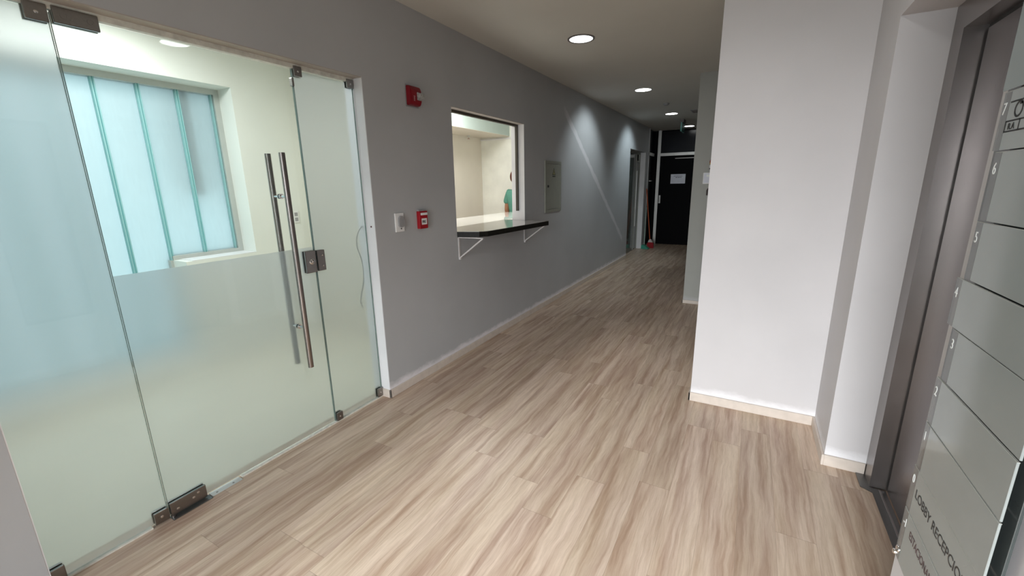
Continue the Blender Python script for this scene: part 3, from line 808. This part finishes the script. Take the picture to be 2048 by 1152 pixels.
s = MB().prism([(.612, 2.562), (.612, 2.445), (.655, 2.415), (.655, 1.470), (.712, 1.470), (.712, 2.452), (.655, 2.455), (.650, 2.562)], 'z', .0005, .005)
o = s.build('threshold', SILL, lf)
MB().box(.684, .692, 1.58, 2.445, .005, .009, bev=.001).build('guide_ridge', LIFTF, o)

# ------------------------------------------------------------------ floor directory
dy = thing('floor_directory', 'grey acrylic floor directory with numbered plates on the near white wall beside the lift', 'sign', (.46, 1.15, 1.1))
MB().box(.4535, .4585, .957, 1.372, .470, 2.05, bev=.001).build('backing_panel', BACKP, dy)
for (yy, zz) in ((.975, .52), (1.340, .52), (.975, 1.90), (1.340, 1.90)):
    MB().lathe([(0, -.005), (.010, -.005), (.010, -.035), (.0085, -.037), (0, -.037)], (.473, yy, zz), 'x', 20).build('standoff', CHROME, dy, True)
tops = [('7', 1.667, 1.335), ('6', 1.548, 1.317), ('5', 1.403, 1.326), ('4', 1.272, 1.354), ('3', 1.156, 1.319), ('2', 1.027, 1.339), ('1', .904, 1.341), ('0', .773, 1.354), ('-1', .646, 1.354)]
for i, (num, zt, yl) in enumerate(tops):
    zb = (tops[i+1][1]+.004) if i < 8 else .497
    yr = .965
    xx = .4365 if i in (3, 5, 6) else .4385
    p = MB().box(xx, xx+.004, yr, yl-.030, zb, zt, bev=.0007, seg=1).build('floor_plate', ACR, dy)
    MB().box(xx, xx+.004, yl-.030, yl, zb, zt, bev=.0007, seg=1).build('number_strip', ACRS, p)
    q = MB(); q.box(xx+.0002, xx+.0042, yr, yl, zt-.0003, zt+.0006); q.build('plate_edge', plain('plate_edge_'+str(i), (.45, .47, .44), .3), p)
    text_mesh('floor_number', num, .034, (xx-.0004, yl-.006-(.004 if i == 8 else 0), zt-.044), (-1, 0, 0), (0, 0, 1), WHITE, p, .0003, .85)
    if num == '0': text_mesh('lettering', 'LOBBY RECEPCION', .034, (xx-.0004, yl-.042, zt-.067), (-1, 0, 0), (0, 0, 1), plain('dark_grey_ink', (.035, .032, .03), .6), p, .0003, 1.03)
    if num == '-1': text_mesh('lettering', 'ESTACIONAMIENTO', .030, (xx-.0004, yl-.062, zt-.048), (-1, 0, 0), (0, 0, 1), plain('brown_ink', (.075, .045, .045), .6), p, .0003, .84)
    if num == '7':
        ink = plain('black_ink', (.02, .02, .02), .6)
        q = MB(); X0, X1 = xx-.0006, xx
        q.box(X0, X1, 1.205, 1.300, 1.643, 1.646); q.box(X0, X1, 1.205, 1.303, 1.586, 1.589); q.box(X0, X1, 1.205, 1.303, 1.606, 1.609)
        q.box(X0, X1, 1.300, 1.303, 1.586, 1.609); q.box(X0, X1, 1.246, 1.249, 1.586, 1.609)
        q.build('emblem_frame', ink, p)
        q = MB(); q.ring((0, 0, 0), .012, .004, .0006)
        for v in q.bm.verts: v.co = Vector((xx-v.co.z, 1.262+v.co.x, 1.628+v.co.y))
        q.box(X0, X1, 1.250, 1.262, 1.636, 1.640); q.build('emblem_ring', ink, p)
        text_mesh('lettering', 'R.A', .018, (X0, 1.290, 1.591), (-1, 0, 0), (0, 0, 1), ink, p, .0003)
MB().box(.4385, .4425, .965, 1.350, 1.672, 2.02, bev=.0007, seg=1).build('header_plate', ACRH, dy)
MB().lathe([(0, 0), (.007, 0), (.007, -.006), (.0055, -.008), (0, -.008)], (.4385, 1.343, .508), 'x', 20).build('screw_cap', CHROME, dy, True)

# ------------------------------------------------------------------ person behind the hatch
def skinned(name, verts, edges, mat, parent, root=0, sub=2):
    me = bpy.data.meshes.new(name); me.from_pydata([v[0] for v in verts], edges, [])
    o = bpy.data.objects.new(name, me); COL.objects.link(o); o.parent = parent
    sk = o.modifiers.new('skin', 'SKIN'); sk.use_smooth_shade = True
    for i, v in enumerate(verts):
        d = me.skin_vertices[0].data[i]; r = v[1]
        d.radius = r if isinstance(r, tuple) else (r, r); d.use_root = (i == root)
    ss = o.modifiers.new('sub', 'SUBSURF'); ss.levels = sub; ss.render_levels = sub
    me.materials.append(mat); return o
def make_person(x, y, rz):
    t = thing('person', 'person in teal short-sleeved shirt standing past the white desk, half hidden by the hatch jamb', 'person', (x, y, 0))
    t.rotation_euler = (0, 0, rz)
    # local frame: faces +y, x to their right
    V = []; E_ = []
    def add(p, r, prev=None):
        V.append((p, r)); i = len(V)-1
        if prev is not None: E_.append((prev, i))
        return i
    pel = add((0, 0, .93), (.135, .10)); sp = add((0, .01, 1.08), (.125, .095), pel); ch = add((0, .015, 1.25), (.150, .105), sp)
    ne0 = add((0, 0, 1.40), (.085, .065), ch); ne = add((0, .005, 1.475), .052, ne0)
    add((-.034, .015, 1.535), .055, ne)
    for s in (-1, 1):
        sh = add((s*.155, -.005, 1.385), .060, ch); el = add((s*.205, -.02, 1.135), .043, sh)
        fo = add((s*.215, .02, 1.03), .040, el); wr = add((s*.215, .06, .885), .027, fo)
        pa = add((s*.212, .075, .83), (.022, .038), wr)
        for k in range(4):
            yy = .048+k*.019; L = (.070, .082, .078, .060)[3-k]
            a = add((s*.208, yy, .795), .0095, pa); b = add((s*.203, yy+.004, .795-L*.5), .0088, a); add((s*.192, yy+.006, .795-L), .0075, b)
        a = add((s*.205, .115, .825), .011, pa); add((s*.196, .128, .790), .009, a)
        hp = add((s*.09, 0, .86), .085, pel); kn = add((s*.10, .015, .48), .058, hp); an = add((s*.105, -.01, .10), .040, kn)
        add((s*.11, .10, .045), (.040, .032), an)
    body = skinned('body', V, E_, SKIN, t)
    # head with face, modelled as one shaped surface
    hb = bmesh.new(); bmesh.ops.create_icosphere(hb, subdivisions=4, radius=1)
    for v in hb.verts:
        p = v.co.copy(); z = p.z
        w = .076*(1-.22*max(0, -z)**1.5); dpt = .096
        q = Vector((p.x*w, p.y*dpt, p.z*.118))
        if p.y > 0:
            q.y -= .010*max(0, 1-abs(z-.05)/.3)*(1 if abs(p.x) < .6 else 0)
            nose = math.exp(-(p.x/.14)**2)*max(0, 1-abs(z+.10)/.26); q.y += .026*nose*(p.y > .5)
            eye = math.exp(-((abs(p.x)-.38)/.16)**2-((z-.05)/.10)**2); q.y -= .008*eye
            lip = math.exp(-(p.x/.3)**2-((z+.45)/.08)**2); q.y += .006*lip
            chin = math.exp(-(p.x/.35)**2-((z+.8)/.2)**2); q.y += .012*chin
        v.co = q+Vector((0, .020, 1.605))
    for s in (-1, 1):
        eb = bmesh.new(); bmesh.ops.create_icosphere(eb, subdivisions=2, radius=.001)
        for v in eb.verts: v.co = Vector((s*.078+v.co.x*9, .012+v.co.y*17+v.co.z*4, 1.605+v.co.z*32))
        me = bpy.data.meshes.new('e'); eb.to_mesh(me); eb.free(); hb.from_mesh(me); bpy.data.meshes.remove(me)
    for f_ in hb.faces: f_.smooth = True
    me = bpy.data.meshes.new('head'); hb.to_mesh(me); hb.free(); me.materials.append(SKIN)
    h = bpy.data.objects.new('head', me); COL.objects.link(h); h.parent = t; h.location.x = -.040   # head leans to one side
    def ball(nm, c, sc, mat, par):
        b = bmesh.new(); bmesh.ops.create_icosphere(b, subdivisions=3, radius=1)
        for v in b.verts: v.co = Vector(c)+Vector((v.co.x*sc[0], v.co.y*sc[1], v.co.z*sc[2]))
        for f_ in b.faces: f_.smooth = True
        m_ = bpy.data.meshes.new(nm); b.to_mesh(m_); b.free(); m_.materials.append(mat)
        o = bpy.data.objects.new(nm, m_); COL.objects.link(o); o.parent = par; return o
    for s in (-1, 1): ball('eye', (s*.030, .096, 1.612), (.012, .010, .009), WHITE, h)
    for s in (-1, 1): ball('iris', (s*.030, .1035, 1.612), (.005, .004, .005), HAIR, h)
    hair = bmesh.new(); bmesh.ops.create_icosphere(hair, subdivisions=4, radius=1)
    for v in hair.verts: v.co = Vector((v.co.x*.082, v.co.y*.101, v.co.z*.112))+Vector((0, .012, 1.620))
    bmesh.ops.delete(hair, geom=[v for v in hair.verts if v.co.z < 1.60+(v.co.y-.0)*.75 or (v.co.y > .06 and v.co.z < 1.66)], context='VERTS')
    for f_ in hair.faces: f_.smooth = True
    me = bpy.data.meshes.new('hair'); hair.to_mesh(me); hair.free(); me.materials.append(HAIR)
    o = bpy.data.objects.new('hair', me); COL.objects.link(o); o.parent = t; o.location.x = -.040
    so = o.modifiers.new('thick', 'SOLIDIFY'); so.thickness = .008
    # shirt with sleeves
    V = []; E_ = []
    a0 = add((0, 0, .90), (.155, .118)); a1 = add((0, .01, 1.08), (.145, .112), a0); a2 = add((0, .015, 1.26), (.168, .122), a1)
    add((0, .0, 1.405), (.100, .080), a2)
    for s in (-1, 1):
        b0 = add((s*.160, -.005, 1.375), .080, a2); b1 = add((s*.192, -.014, 1.275), .068, b0); add((s*.204, -.018, 1.205), .066, b1)
    skinned('shirt', V, E_, SHIRT, t)
    V = []; E_ = []
    a0 = add((0, 0, .95), (.145, .11)); a1 = add((0, 0, .88), (.150, .115), a0)
    for s in (-1, 1):
        b0 = add((s*.092, 0, .80), .096, a1); b1 = add((s*.10, .012, .48), .072, b0); add((s*.105, -.01, .09), .060, b1)
    skinned('trousers', V, E_, TROUS, t)
    for s in (-1, 1):
        o = ball('shoe', (s*.11, .055, .048), (.050, .135, .047), SHOE, t)
    return t
make_person(-3.138, 5.86, R(-12))
